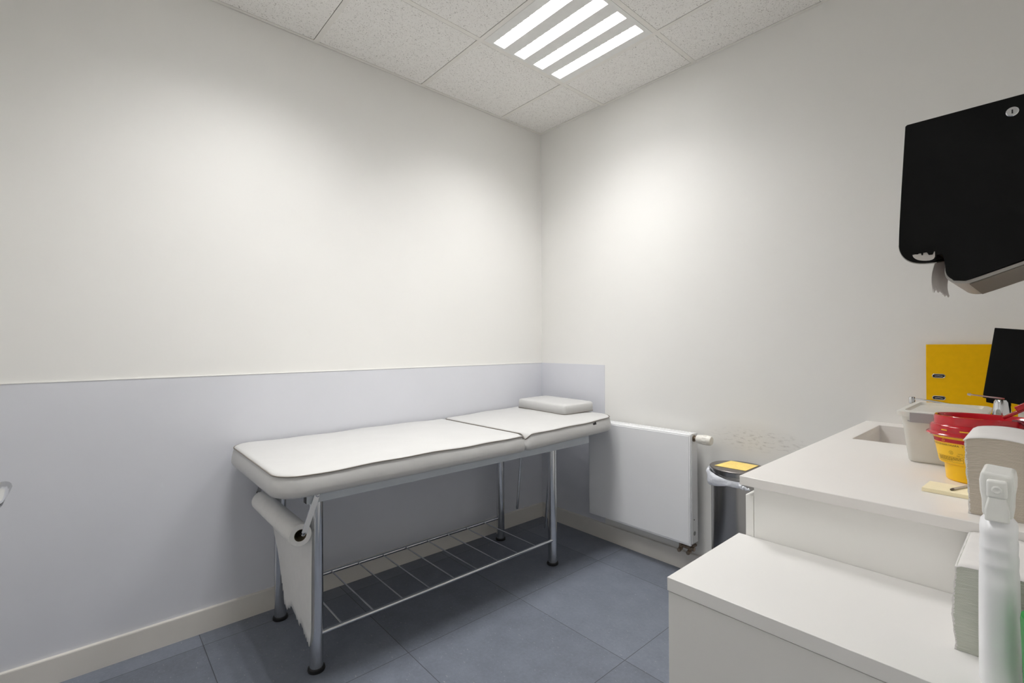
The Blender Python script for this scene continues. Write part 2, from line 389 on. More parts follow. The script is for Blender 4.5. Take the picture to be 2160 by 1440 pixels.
# ------------------------------------------------------------------ recessed luminaires
def luminaire(x0, y0, label):
    """x0,y0 = low corner of the 0.6 m cell"""
    cx, cy = x0 + 0.3, y0 + 0.3
    t = thing('ceiling_light', label, 'ceiling light', (cx, cy, H), 'recessed louvre lights')
    cs = [cy + 0.2085, cy + 0.0705, cy - 0.0665, cy - 0.2035]; hw = 0.034; lx0, lx1 = x0 + 0.027, x0 + 0.565
    fx0, fx1, fy0, fy1 = x0 + 0.0125, x0 + 0.5875, y0 + 0.0125, y0 + 0.5875
    b = NB()                                         # housing face with four openings, and its body above
    edges = [fy0] + [v for c in sorted(cs) for v in (c - hw, c + hw)] + [fy1]
    for k in range(0, len(edges), 2): box(b, fx0, fx1, edges[k], edges[k + 1], H - 0.001, H + 0.006)
    for c in cs: box(b, fx0, lx0, c - hw, c + hw, H - 0.001, H + 0.006); box(b, lx1, fx1, c - hw, c + hw, H - 0.001, H + 0.006)
    box(b, fx0, fx1, fy0, fy1, H + 0.095, H + 0.10)
    for (a0, a1, c0, c1) in ((fx0, fx0 + .002, fy0, fy1), (fx1 - .002, fx1, fy0, fy1), (fx0, fx1, fy0, fy0 + .002), (fx0, fx1, fy1 - .002, fy1)):
        box(b, a0, a1, c0, c1, H + 0.006, H + 0.095)
    obj('housing', b, M['lum'], t)
    for c in cs:
        b = NB()                                     # reflector trough sides and ends + cross blades
        box(b, lx0, lx1, c - hw - 0.001, c - hw, H + 0.006, H + 0.085); box(b, lx0, lx1, c + hw, c + hw + 0.001, H + 0.006, H + 0.085)
        box(b, lx0 - .001, lx0, c - hw, c + hw, H + 0.006, H + 0.085); box(b, lx1, lx1 + .001, c - hw, c + hw, H + 0.006, H + 0.085)
        n = 13
        for k in range(1, n):
            x = lx0 + (lx1 - lx0) * k / n
            prism(b, [(-0.0021, 0.0), (0.0021, 0.0), (0.0006, 0.018), (-0.0006, 0.018)], lambda p, q: (x + p, c - hw, H + 0.002 + q), lambda p, q: (x + p, c + hw, H + 0.002 + q))
        lv = obj('louvre', b, M['louvre'], t)
        b = NB(); tube(b, [(lx0 + 0.004, c, H + 0.050), (lx1 - 0.004, c, H + 0.050)], 0.008, 14)
        obj('tube', b, M['tube'], lv, smooth=True)
        ld = bpy.data.lights.new('tube_light', 'AREA'); ld.shape = 'RECTANGLE'; ld.size = 0.52; ld.size_y = 0.05
        ld.energy = LIGHT_W; ld.color = (1.0, 0.995, 0.985); ld.spread = LIGHT_SPREAD
        lo = bpy.data.objects.new('tube_light', ld); C.objects.link(lo); lo.location = (cx - 0.004, c, H + 0.040); lo.parent = t
        lo.matrix_parent_inverse = Matrix.Translation((cx, cy, H)).inverted()
luminaire(GA, -GB - G, 'square recessed ceiling light with four bright louvre strips near the corner')
luminaire(GA, -GB - 3 * G, 'square recessed louvre ceiling light nearer the door, outside the picture')

# ------------------------------------------------------------------ treatment couch
bed = thing('treatment_couch', 'white padded treatment couch on chrome legs along the left wall', 'treatment couch', (0.35, -1.13, 0))
TILT = math.radians(1.6)
def pad(name, y0, y1, rad, tilt_y=None, parent=bed):
    X0, X1, ZT, TH = 0.022, 0.735, 0.776, 0.078
    ol = rrect(X0, X1, y0, y1, rad, 10, 0.008)
    def zt(x, y, z):
        if tilt_y is not None: z += max(0, (y - tilt_y)) * math.tan(TILT)
        dg = min(0.985, max(0, 1 - (abs(y - GAPY) - 0.008) / 0.034)); wx = min(1, max(0, (x - (X1 - 0.05)) / 0.045)); up_ = min(1, max(0, (z - (ZT - 0.06)) / 0.06))
        return z - 0.036 * (1 - math.sqrt(1 - dg * dg)) * wx * wx * (3 - 2 * wx) * up_
    wob = lambda x, y: 0.0018 * math.sin(9 * y + 3 * x) + 0.0013 * math.sin(23 * y + 1.3)
    def ring(d, z, k=0.0):
        return [(x, y, zt(x, y, z + (wob(x, y) * k))) for x, y in inset(ol, d)]
    b = NB()
    loops = [ring(0.03, ZT - TH), ring(0.010, ZT - TH + 0.001), ring(-0.004, ZT - TH + 0.007), ring(-0.009, ZT - TH + 0.017), ring(-0.0095, ZT - TH + 0.028), ring(-0.008, ZT - TH + 0.042),
             ring(-0.004, ZT - 0.018, .6), ring(0.001, ZT - 0.004, 1), ring(0.004, ZT + 0.0015, 1), ring(0.012, ZT + 0.0045, 1), ring(0.02, ZT + 0.006, 1)]
    rings = loft(b, loops, cap0=True, cap1=False)
    # crowned top: shrink the last loop in steps towards the centre
    cx, cy = (X0 + X1) / 2, (y0 + y1) / 2; last = rings[-1]
    for s, dz in ((0.8, 0.004), (0.5, 0.007), (0.2, 0.008)):
        nr = []
        for v, p in zip(last, inset(ol, 0.02)):
            x, y = cx + (p[0] - cx) * s, cy + (p[1] - cy) * (1 - (1 - s) * 1.0)
            nr.append(b.verts.new((x, y, zt(x, y, ZT + 0.006 + dz))))
        for k in range(len(nr)): b.faces.new((last[k], last[(k + 1) % len(nr)], nr[(k + 1) % len(nr)], nr[k]))
        last = nr
    b.faces.new(last)
    o = obj(name, b, M['vinyl'], parent, smooth=True, ang=70)
    b = NB(); tube(b, [Vector((x, y, zt(x, y, ZT - 0.001 + wob(x, y)))) for x, y in inset(ol, -0.0005)], 0.0023, 8, closed=True)
    obj('piping', b, M['piping'], o, smooth=True, label='taupe piping round the top edge')
    return o
GAPY = -0.846
pad('main_cushion', -1.948, GAPY - 0.008, (0.026, 0.022, 0.085, 0.085))
head_pad = pad('head_cushion', GAPY + 0.008, -0.116, (0.125, 0.10, 0.022, 0.026), tilt_y=GAPY)
b = NB(); obox(b, (0.7385, -0.335, 0.772), (0.001, 0, 0), (0, 0.012, 0.004), (0, -0.003, 0.009)); obj('brand_tag', b, M['dark'], head_pad, label='small black fabric tag')
# painted under-frame
b = NB()
for x in (0.075, 0.645):
    box(b, x - 0.03, x, -1.83, -0.27, 0.646, 0.694)
box(b, 0.075, 0.615, -1.80, -1.77, 0.648, 0.692); box(b, 0.075, 0.615, -0.52, -0.49, 0.648, 0.692); box(b, 0.075, 0.615, -0.87, -0.84, 0.648, 0.692)
box(b, 0.05, 0.63, -1.90, -0.14, 0.6935, 0.6985)
obj('under_frame', b, M['rail'], bed, bevel=0.002)
for k in (-1.8305, ):
    b = NB(); box(b, 0.618, 0.642, k - 0.001, k + 0.001, 0.649, 0.691); obj('end_cap', b, M['dark'], bed)
LEGS = [(0.567, -1.770), (0.567, -0.493), (0.118, -1.770), (0.122, -0.493)]
for (x, y) in LEGS:
    b = NB(); lathe(b, [(0.0245, 0.008), (0.0245, 0.650)], (x, y, 0), 32); lg = obj('leg', b, M['chrome'], bed, smooth=True)
    b = NB(); lathe(b, [(0.030, 0.0), (0.0315, 0.004), (0.030, 0.012), (0.0255, 0.014)], (x, y, 0), 32); obj('foot', b, M['dark'], lg, smooth=True, label='black rubber foot')
# lower wire shelf
b = NB(); tube(b, [(0.578, -1.755, 0.137), (0.578, -0.51, 0.137)], 0.0085, 14); tube(b, [(0.122, -1.755, 0.137), (0.122, -0.51, 0.137)], 0.0085, 14)
shelf = obj('lower_shelf', b, M['chrome'], bed, smooth=True)
for k in range(9):
    y = -1.677 + 0.131 * k
    b = NB(); tube(b, [(0.122, y, 0.140), (0.578, y, 0.140)], 0.0032, 8); obj('cross_bar', b, M['chrome'], shelf, smooth=True)
# hanging props of the head section
b = NB(); tube(b, [(0.225, -0.40, 0.64), (0.19, -0.415, 0.19)], 0.0075, 10); obj('prop_rod', b, M['chrome'], bed, smooth=True)
b = NB(); tube(b, [(0.475, -0.40, 0.64), (0.435, -0.415, 0.14)], 0.0075, 10); obj('prop_rod', b, M['chrome'], bed, smooth=True)
# holder arms for the paper roll
RY, RZ = -1.838, 0.528
for s, x in ((1, 0.650), (-1, 0.040)):
    b = NB()
    a0 = Vector((x, -1.796, 0.674)); a1 = Vector((x, RY - 0.002, RZ + 0.022)); d = (a1 - a0).normalized(); n_ = Vector((1, 0, 0)).cross(d)
    prof = [(-0.010, 0.0015), (-0.0105, -0.0015), (-0.006, -0.001), (0.006, -0.001), (0.0105, -0.0015), (0.010, 0.0015)]
    prism(b, prof, lambda p, q: a0 - d * 0.008 + n_ * p + Vector((q, 0, 0)), lambda p, q: a1 + n_ * p * 0.9 + Vector((q, 0, 0)))
    tube(b, [a1 - d * 0.004, a1 + Vector((-s * 0.012, 0, -0.008)), a1 + Vector((-s * 0.035, 0, -0.012))], [0.006, 0.006, 0.005], 8)
    arm = obj('roll_arm', b, M['chrome'], bed, smooth=True)
    b = NB(); lathe(b, [(0.0085, 0), (0.0085, s * 0.002), (0.006, s * 0.0045), (0.002, s * 0.005)], (x + s * 0.0015, -1.794, 0.677), 20, axis='x'); obj('screw', b, M['dark'] if s < 0 else M['chrome'], arm, smooth=True)

# paper roll on the couch end
roll_t = thing('paper_roll', 'white couch paper roll with torn hanging sheet at the near end of the couch', 'paper roll', (0.34, RY, RZ))
RO, RI = 0.040, 0.0215
b = NB()
n = 40; X0, X1 = 0.085, 0.602
rg = []
for (x, r) in ((X0, RI), (X0, RO - .002), (X0 + .002, RO), (X1 - .002, RO), (X1, RO - .002), (X1, RI)):
    rg.append([b.verts.new((x, RY + r * math.cos(2 * PI * k / n), RZ + r * math.sin(2 * PI * k / n))) for k in range(n)])
for a, c in zip(rg, rg[1:]):
    for k in range(n): b.faces.new((a[k], a[(k + 1) % n], c[(k + 1) % n], c[k]))
obj('roll', b, M['paper'], roll_t, smooth=True)
b = NB(); rg = []
for (x, r) in ((X0, RI), (X1, RI), (X1 + 0.001, RI - 0.001), (X0, RI - 0.0015)):
    rg.append([b.verts.new((x, RY + r * math.cos(2 * PI * k / n), RZ + r * math.sin(2 * PI * k / n))) for k in range(n)])
for a, c in zip(rg, rg[1:] + rg[:1]):
    for k in range(n): b.faces.new((a[k], a[(k + 1) % n], c[(k + 1) % n], c[k]))
obj('core', b, M['core'], roll_t, smooth=True, label='brown cardboard core')
# hanging sheet, torn diagonally
tear = [(0.095, 0.400), (0.12, 0.375), (0.15, 0.34), (0.175, 0.300), (0.195, 0.262), (0.207, 0.228), (0.213, 0.238), (0.22, 0.200), (0.232, 0.205), (0.236, 0.172), (0.246, 0.185),
        (0.252, 0.150), (0.262, 0.128), (0.272, 0.133), (0.285, 0.124), (0.300, 0.121), (0.318, 0.138), (0.335, 0.141), (0.345, 0.156), (0.36, 0.158), (0.385, 0.150),
        (0.41, 0.146), (0.425, 0.134), (0.436, 0.141), (0.447, 0.128), (0.458, 0.124), (0.466, 0.139), (0.475, 0.143), (0.49, 0.135), (0.50, 0.134), (0.512, 0.116),
        (0.522, 0.124), (0.530, 0.108), (0.538, 0.122), (0.545, 0.104), (0.556, 0.110), (0.565, 0.096), (0.575, 0.101), (0.585, 0.120), (0.596, 0.150), (0.601, 0.185)]
b = NB(); cols = []
Nz = 14
for (x, zb) in tear:
    col = []
    for j in range(Nz + 1):
        z = RZ + (zb - RZ) * j / Nz
        y = RY + RO + 0.0008 + 0.004 * math.sin((RZ - z) * 6) * (0.4 + 0.6 * math.sin(x * 7)) - (0.10 * max(0, x - 0.575) * (RZ - z) * 3)
        col.append(b.verts.new((x, y, z)))
    cols.append(col)
for a, c in zip(cols, cols[1:]):
    for j in range(Nz): b.faces.new((a[j], a[j + 1], c[j + 1], c[j]))
sh = obj('hanging_sheet', b, M['paper'], roll_t, smooth=True, ang=80)
md = sh.modifiers.new('thick', 'SOLIDIFY'); md.thickness = 0.0004

# head pillow
def zhead(y): return 0.776 + 0.0135 + (y - GAPY) * math.tan(TILT)
pa, pb_, pc_ = Vector((0.098, -0.325)), Vector((0.541, -0.362)), Vector((0.520, -0.118))
ex = (pb_ - pa); LX = ex.length; ex.normalize(); ey = Vector((-ex.y, ex.x)); LY = 0.245
b = NB(); ol = rrect(0, LX, 0, LY, (0.022,) * 4, 6, 0.04)
def pl(d, z, sk=0.0):
    out = []
    for (x, y) in inset(ol, d):
        sag = 0.006 * math.sin(PI * min(1, max(0, x / LX)))
        p = pa + ex * x + ey * y
        out.append((p.x, p.y, zhead(p.y) + z - (0.0)))
    return out
last = loft(b, [pl(0.004, 0.0), pl(0.0, 0.003), pl(-0.001, 0.03), pl(0.001, 0.046), pl(0.006, 0.052), pl(0.014, 0.0555)], cap1=False)[-1]
pc = sum((v.co for v in last), Vector()) / len(last)
for s_, dz in ((0.85, 0.002), (0.4, 0.003)):
    base_ = [v.co.copy() for v in last] if s_ == 0.85 else base_
    nr = [b.verts.new((pc.x + (p.x - pc.x) * s_, pc.y + (p.y - pc.y) * s_, pc.z + (p.z - pc.z) * s_ + dz)) for p in base_]
    for k in range(len(nr)): b.faces.new((last[k], last[(k + 1) % len(nr)], nr[(k + 1) % len(nr)], nr[k]))
    last = nr
b.faces.new(last)
pil = obj('pillow', b, M['vinyl'], None, smooth=True, ang=60)
tag(pil, 'small flat white vinyl pillow on the head end of the couch', 'pillow')
b = NB(); tube(b, pl(-0.001, 0.002), 0.0019, 6, closed=True); obj('piping', b, M['piping'], pil, smooth=True, label='dark piping round the bottom edge')

# ------------------------------------------------------------------ radiator
rad = thing('radiator', 'white flat panel radiator on the wall between couch and steel bin', 'radiator', (0.83, -0.06, 0.17))
RX0, RX1, RY0, RY1, RZ0, RZ1 = 0.500, 1.172, -0.100, -0.034, 0.171, 0.747
b = NB(); box(b, RX0 + 0.004, RX1 - 0.004, RY0, RY0 + 0.012, RZ0, RZ1 - 0.003); body = obj('front_panel', b, M['rad'], rad, bevel=0.003)
b = NB(); box(b, RX0 + 0.012, RX1 - 0.012, RY0 - 0.0022, RY0 + 0.001, RZ0 + 0.010, RZ1 - 0.011); obj('face_plate', b, M['rad'], rad, bevel=0.0012)
b = NB()
for (x0, x1) in ((RX0, RX0 + 0.003), (RX1 - 0.003, RX1)): box(b, x0, x1, RY0 + 0.006, RY1, RZ0 + 0.012, RZ1)
box(b, RX0 + 0.003, RX1 - 0.003, RY0 + 0.010, RY0 + 0.022, RZ1 - 0.004, RZ1 - 0.001)
box(b, RX0 + 0.003, RX1 - 0.003, RY1 - 0.012, RY1, RZ1 - 0.004, RZ1 - 0.001)
box(b, RX0 + 0.003, RX1 - 0.003, RY0 + 0.029, RY0 + 0.042, RZ1 - 0.004, RZ1 - 0.001)
for k in range(6):
    x = RX0 + 0.03 + (RX1 - RX0 - 0.06) * k / 5; box(b, x - 0.006, x + 0.006, RY0 + 0.022, RY1 - 0.012, RZ1 - 0.0045, RZ1 - 0.0015)
obj('casing', b, M['rad'], rad)
b = NB(); box(b, RX0 + 0.02, RX1 - 0.02, RY0 + 0.02, RY1 - 0.005, RZ0 + 0.02, RZ1 - 0.02); obj('convector', b, M['rad'], rad, bevel=0.002)
b = NB(); box(b, 0.7, 0.73, RY1 - 0.003, -0.004, 0.3, 0.65); obj('wall_bracket', b, M['rad'], rad)
b = NB(); box(b, 1.0, 1.03, RY1 - 0.003, -0.004, 0.3, 0.65); obj('wall_bracket', b, M['rad'], rad)
b = NB(); lathe(b, [(0.011, 0), (0.011, 0.001)], (RX1, -0.068, 0.232), 20, axis='x'); obj('side_plug', b, M['rad_dark'], rad)
b = NB(); lathe(b, [(0.004, 0), (0.004, 0.001)], (RX1, -0.072, 0.303), 4, axis='x'); obj('side_slot', b, M['dark'], rad)
b = NB(); lathe(b, [(0.017, 0), (0.017, 0.004), (0.011, 0.005), (0.011, 0.014), (0.014, 0.015), (0.014, 0.020)], (RX1, -0.07, 0.722), 16, axis='x'); obj('valve_collar', b, M['brass'], rad, smooth=True)
b = NB(); lathe(b, [(0.016, 0.016), (0.0205, 0.020), (0.0225, 0.030), (0.0235, 0.046), (0.0225, 0.048), (0.0240, 0.050), (0.0245, 0.075), (0.0235, 0.088), (0.020, 0.094), (0.010, 0.095)], (RX1, -0.07, 0.722), 32, axis='x')
kn = obj('thermostat_knob', b, M['plastic_w'], rad, smooth=True)
b = NB()
for k in range(10):
    a = 2 * PI * k / 10; u = Vector((0, math.cos(a), math.sin(a))); v = Vector((0, -math.sin(a), math.cos(a)))
    obox(b, Vector((RX1 + 0.064, -0.07, 0.722)) + u * 0.0245, (0.009, 0, 0), v * 0.002, u * 0.0015)
obj('grip_ridge', b, M['plastic_w'], kn)
# twin bottom valve
b = NB()
for x in (1.098, 1.148):
    tube(b, [(x, -0.07, 0.185), (x, -0.07, 0.150)], 0.009, 12); lathe(b, [(0.012, 0.150), (0.013, 0.152), (0.013, 0.166), (0.012, 0.168)], (x, -0.07, 0), 6)
tube(b, [(1.098, -0.07, 0.150), (1.148, -0.07, 0.150)], 0.009, 12)
for x in (1.098, 1.148):
    tube(b, [(x, -0.07, 0.150), (x, -0.075, 0.135), (x, -0.095, 0.130)], [0.010, 0.011, 0.010], 12); lathe(b, [(0.006, -0.098), (0.0085, -0.097), (0.0085, -0.09)], (x, 0, 0.130), 12, axis='y')
    tube(b, [(x, -0.07, 0.150), (x, -0.045, 0.150), (x, -0.012, 0.150)], 0.008, 10)
tube(b, [(1.148, -0.07, 0.15), (1.172, -0.07, 0.15)], 0.011, 12)
obj('bottom_valve', b, M['brass'], rad, smooth=True, label='aged brass twin valve')

# ------------------------------------------------------------------ pedal bin
BX, BY, BR = 1.430, -0.158, 0.116
binr = thing('waste_bin', 'round stainless steel bin with dark lid beside the radiator', 'waste bin', (BX, BY, 0))
b = NB(); lathe(b, [(BR - 0.002, 0.0), (BR + 0.002, 0.006), (BR + 0.002, 0.028), (BR - 0.003, 0.030)], (BX, BY, 0), 64); obj('base_ring', b, M['dark'], binr, smooth=True)
b = NB(); lathe(b, [(BR - 0.003, 0.028), (BR - 0.003, 0.600)], (BX, BY, 0), 96); obj('bin_body', b, M['steel'], binr, smooth=True)
b = NB(); lathe(b, [(BR - 0.006, 0.600), (BR - 0.006, 0.615), (BR - 0.002, 0.617), (BR - 0.001, 0.634)], (BX, BY, 0), 96); obj('bin_rim', b, M['steel'], binr, smooth=True)
b = NB(); lathe(b, [(BR + 0.001, 0.634), (BR + 0.003, 0.636), (BR + 0.003, 0.6385), (BR + 0.0005, 0.6405), (BR * 0.5, 0.642), (0.001, 0.6425)], (BX, BY, 0), 96); obj('bin_lid', b, M['lid'], binr, smooth=True, label='dark brushed steel lid')
# bag cuff sagging on the near-left side with a knot
b = NB(); n = 40; loops = []
a0, a1 = math.radians(150), math.radians(302)
def bagp(k, j):
    s = k / n; a = a0 + (a1 - a0) * s; env = max(0.16, math.sin(PI * min(1, s * 1.05 + 0.08)) ** 0.8 * (1.25 - 0.9 * s)); rr = BR + 0.001
    prof = [(0.0, 0.626), (0.008, 0.630), (0.017, 0.618), (0.016, 0.600), (0.014, 0.580), (0.008, 0.562), (0.0, 0.560)]
    dr, z = prof[j]
    wr = 0.0030 * math.sin(15 * s + 1.7 * j) + 0.0022 * math.sin(37 * s + 2.9 * j) + 0.0012 * math.sin(83 * s + j)
    return ((rr + dr * env + (wr * env if 0 < j < 6 else 0)) * math.cos(a) + BX, (rr + dr * env + (wr * env if 0 < j < 6 else 0)) * math.sin(a) + BY, 0.612 + (z - 0.612) * (0.25 + 0.9 * env) - 0.020 * s)
loft_l = [[bagp(k, j) for j in range(7)] for k in range(n + 1)]
loft(b, loft_l)
bag = obj('bin_bag', b, M['bag'], None, smooth=True, ang=80)
tag(bag, 'thin white bin bag cuff sagging and knotted under the bin lid', 'bin bag')
b = NB(); ka = a1 - 0.12; kp = []
for k in range(9):
    a = ka + k * 0.045; kp.append((BX + (BR + 0.009) * math.cos(a), BY + (BR + 0.009) * math.sin(a), 0.585 - 0.002 * k + 0.002 * math.sin(k * 2)))
tube(b, kp, [0.008, 0.010, 0.0075, 0.009, 0.006, 0.0075, 0.005, 0.006, 0.003], 10); obj('knot', b, M['bag'], bag, smooth=True)
# yellow note on the lid
b = NB(); q = [(1.352, -0.222), (1.366, -0.080), (1.492, -0.078), (1.490, -0.214)]
prism(b, q, lambda x, y: (x, y, 0.6422), lambda x, y: (x, y, 0.6436))
st = obj('sticker', b, M['note_y'], binr, label='yellow sticker with faint writing')
b = NB()
rs = random.Random(3)
for k in range(5):
    y = -0.10 - 0.024 * k; x = 1.378
    while x < 1.478:
        l = rs.uniform(0.006, 0.02); obox(b, (x + l / 2, y + rs.uniform(-.003, .003), 0.6438), (l / 2, rs.uniform(-.003, .003), 0), (0, 0.0009, 0), (0, 0, 0.0002)); x += l + 0.005
obj('handwriting', b, mat('faint_orange_ink', (0.95, 0.60, 0.30), 0.6), st)

# ------------------------------------------------------------------ sink unit
CZ = 0.890
SX0, SX1, SY0, SY1 = 1.950, 2.215, -0.487, -0.092          # sink opening
wt = thing('worktop', 'white solid worktop with an inset sink on the taller cabinet', 'worktop', (2.2, -0.6, CZ))
b = NB(); x0, x1, y0, y1, z0 = 1.888, W, -1.222, 0.0, CZ - 0.0225
x1 = W - 0.0005; y1 = -0.0005; gx = [x0, SX0, SX1, x1]; gy = [y0, SY0, SY1, y1]
gv = {(i, j, k): b.verts.new((gx[i], gy[j], (z0, CZ)[k])) for i in range(4) for j in range(4) for k in (0, 1)}
for i in range(3):
    for j in range(3):
        if (i, j) == (1, 1): continue
        for k in (0, 1): b.faces.new([gv[(i, j, k)], gv[(i + 1, j, k)], gv[(i + 1, j + 1, k)], gv[(i, j + 1, k)]])
for i in range(3):
    for j in (0, 3): b.faces.new([gv[(i, j, 0)], gv[(i + 1, j, 0)], gv[(i + 1, j, 1)], gv[(i, j, 1)]]); b.faces.new([gv[(j, i, 0)], gv[(j, i + 1, 0)], gv[(j, i + 1, 1)], gv[(j, i, 1)]])
for j in (1, 2): b.faces.new([gv[(1, j, 0)], gv[(2, j, 0)], gv[(2, j, 1)], gv[(1, j, 1)]]); b.faces.new([gv[(j, 1, 0)], gv[(j, 2, 0)], gv[(j, 2, 1)], gv[(j, 1, 1)]])
obj('slab', b, M['solid'], wt, bevel=0.0015)
b = NB(); sd = 0.14; th = 0.008
box(b, SX0 - th, SX0, SY0 - th, SY1 + th, CZ - sd, z0 + 0.001); box(b, SX1, SX1 + th, SY0 - th, SY1 + th, CZ - sd, z0 + 0.001)
box(b, SX0, SX1, SY0 - th, SY0, CZ - sd, z0 + 0.001); box(b, SX0, SX1, SY1, SY1 + th, CZ - sd, z0 + 0.001); box(b, SX0 - th, SX1 + th, SY0 - th, SY1 + th, CZ - sd - th, CZ - sd)
obj('basin', b, M['solid'], wt)
cab = thing('sink_cabinet', 'tall white sink cabinet under the worktop beside the right wall', 'cabinet', (2.2, -0.6, 0))
b = NB()
PX0 = 1.9155
CW = W - 0.003
box(b, PX0, CW, -1.206, -1.188, 0.0, CZ - 0.0228); box(b, PX0, CW, -0.034, -0.016, 0.0, CZ - 0.0228); box(b, CW - 0.012, CW, -1.188, -0.034, 0.0, CZ - 0.0228)
box(b, PX0, CW - 0.012, -1.188, -0.034, 0.0, 0.1)
box(b, PX0 + 0.02, PX0 + 0.03, -1.188, -0.034, 0.80, CZ - 0.0228)
obj('carcass', b, M['carcass'], cab, bevel=0.0008)
for (y0, y1) in ((-1.206, -0.606), (-0.603, -0.018)):
    b = NB(); box(b, PX0 - 0.0195, PX0 - 0.001, y0, y1, 0.105, 0.843); obj('door', b, M['carcass'], cab, bevel=0.001)

# low cabinet in front
low = thing('low_cabinet', 'lower white cabinet standing in front of the sink cabinet', 'cabinet', (2.2, -1.37, 0))
LX0, LY0, LY1, LZ = 1.880, -1.541, -1.2075, 0.745
b = NB(); box(b, LX0, W, LY0, LY1, LZ - 0.0265, LZ); obj('top', b, M['melamine_top'], low, bevel=0.0008)
b = NB(); box(b, LX0 + 0.002, W, LY0 + 0.0015, LY0 + 0.0195, 0.0, LZ - 0.0280); obj('front_panel', b, M['melamine'], low, bevel=0.0008)
b = NB(); box(b, LX0 + 0.002, LX0 + 0.02, LY0 + 0.0205, LY1, 0.0, LZ - 0.0270); box(b, LX0 + 0.02, W, LY1 - 0.018, LY1, 0.0, LZ - 0.0270); box(b, LX0 + 0.02, W, LY0 + 0.0205, LY1 - 0.018, 0.08, 0.098); obj('carcass', b, M['melamine'], low)

# ------------------------------------------------------------------ tap
TX, TY = 2.300, -0.440
tap = thing('mixer_tap', 'chrome mixer tap with long flat spout behind the frosted box', 'tap', (TX, TY, CZ))
b = NB(); lathe(b, [(0.026, CZ), (0.026, CZ + 0.004), (0.0225, CZ + 0.007), (0.0215, CZ + 0.10), (0.0205, CZ + 0.108)], (TX, TY, 0), 32); obj('tap_body', b, M['chrome'], tap, smooth=True)
b = NB(); lathe(b, [(0.0205, CZ + 0.1105), (0.0205, CZ + 0.114), (0.0165, CZ + 0.150), (0.013, CZ + 0.156), (0.004, CZ + 0.157)], (TX, TY, 0), 32)
obox(b, (2.268, TY, 1.0535), (-0.038, 0, 0.0035), (0, 0.0075, 0), (0, 0, 0.002)); tube(b, [(2.236, TY, 1.056), (2.228, TY, 1.057)], [0.0045, 0.003], 10)
obj('lever', b, M['chrome'], tap, smooth=True)
b = NB()
sp = [(TX - 0.012, TY, 0.990), (2.26, TY, 1.008), (2.20, TY, 1.021), (2.15, TY, 1.029), (2.12, TY, 1.032), (2.104, TY, 1.033)]
loft(b, [[(x, y + dy * w_, z + dz * w_) for dy, dz in ((-.010, -.001), (-.0085, .0038), (0, .005), (.0085, .0038), (.010, -.001), (.0085, -.0045), (0, -.005), (-.0085, -.0045))] for (x, y, z), w_ in zip(sp, (1.1, 1.0, .85, .65, .5, .35))])
obj('spout', b, M['chrome'], tap, smooth=True, ang=60)
b = NB(); lathe(b, [(0.0065, 1.017), (0.008, 1.019), (0.008, 1.036), (0.006, 1.039)], (2.100, TY, 0), 24); obj('aerator', b, M['chrome'], tap, smooth=True)

# ------------------------------------------------------------------ frosted box
fb = thing('storage_box', 'frosted translucent storage box behind the yellow sharps container', 'storage box', (2.2, -0.62, CZ))
def rl(x0, x1, y0, y1, r, z, n=5): return [(x, y, z) for x, y in rrect(x0, x1, y0, y1, (r,) * 4, n)]
b = NB()
loft(b, [rl(2.138, 2.262, -0.742, -0.500, .012, CZ + 0.0005), rl(2.134, 2.266, -0.746, -0.496, .014, CZ + 0.006), rl(2.122, 2.276, -0.756, -0.490, .016, CZ + 0.124),
         rl(2.124, 2.274, -0.754, -0.492, .015, CZ + 0.124), rl(2.136, 2.264, -0.744, -0.498, .013, CZ + 0.004)], cap0=True, cap1=True)
obj('box_body', b, M['frost'], fb, smooth=True)
b = NB()
loft(b, [rl(2.114, 2.282, -0.763, -0.480, .018, CZ + 0.1235), rl(2.112, 2.284, -0.765, -0.478, .018, CZ + 0.136), rl(2.118, 2.278, -0.759, -0.484, .016, CZ + 0.139), rl(2.128, 2.268, -0.749, -0.494, .014, CZ + 0.139), rl(2.131, 2.265, -0.746, -0.497, .014, CZ + 0.131)], cap0=True, cap1=True)
obj('box_lid', b, M['frost'], fb, smooth=True)
b = NB(); box(b, 2.143, 2.240, -0.772, -0.7655, CZ + 0.110, CZ + 0.1355); tube(b, [(2.143, -0.768, CZ + 0.112), (2.138, -0.768, CZ + 0.114)], 0.002, 8); obj('clip', b, M['clip'], fb, bevel=0.002, label='grey closing clip')

# ------------------------------------------------------------------ sharps container
SCX, SCY = 2.292, -0.868
sh_c = thing('sharps_container', 'yellow sharps container with glossy red lid on the worktop', 'sharps container', (SCX, SCY, CZ))
def oval(a, b_, z, n=64, e=2.3, cx=SCX, cy=SCY):
    out = []
    for k in range(n):
        t = 2 * PI * k / n; c, s = math.cos(t), math.sin(t)
        out.append((cx + a * abs(c) ** (2 / e) * (1 if c >= 0 else -1), cy + b_ * abs(s) ** (2 / e) * (1 if s >= 0 else -1), z))
    return out
b = NB(); loft(b, [oval(.064, .052, CZ), oval(.067, .055, CZ + .003), oval(.070, .057, CZ + .038), oval(.0785, .0595, CZ + .041), oval(.091, .066, CZ + .108)])
obj('container_body', b, M['yellow_p'], sh_c, smooth=True)
def label_pt(s, z, off=0.0006):
    """s = distance along the front from its middle (+x to the right), z = height above the worktop"""
    f = (z - 0.041) / (0.108 - 0.041); a, b_ = .0785 + (.091 - .0785) * f, .0595 + (.066 - .0595) * f
    # walk the front half of the oval
    t = -PI / 2 + s / ((a + b_) / 2) ; e = 2.3
    c, sn = math.cos(t), math.sin(t)
    x = a * abs(c) ** (2 / e) * (1 if c >= 0 else -1); y = b_ * abs(sn) ** (2 / e) * (1 if sn >= 0 else -1)
    k = 1 + off / max(1e-4, math.hypot(x, y)); return Vector((SCX + x * k, SCY + y * k, CZ + z))
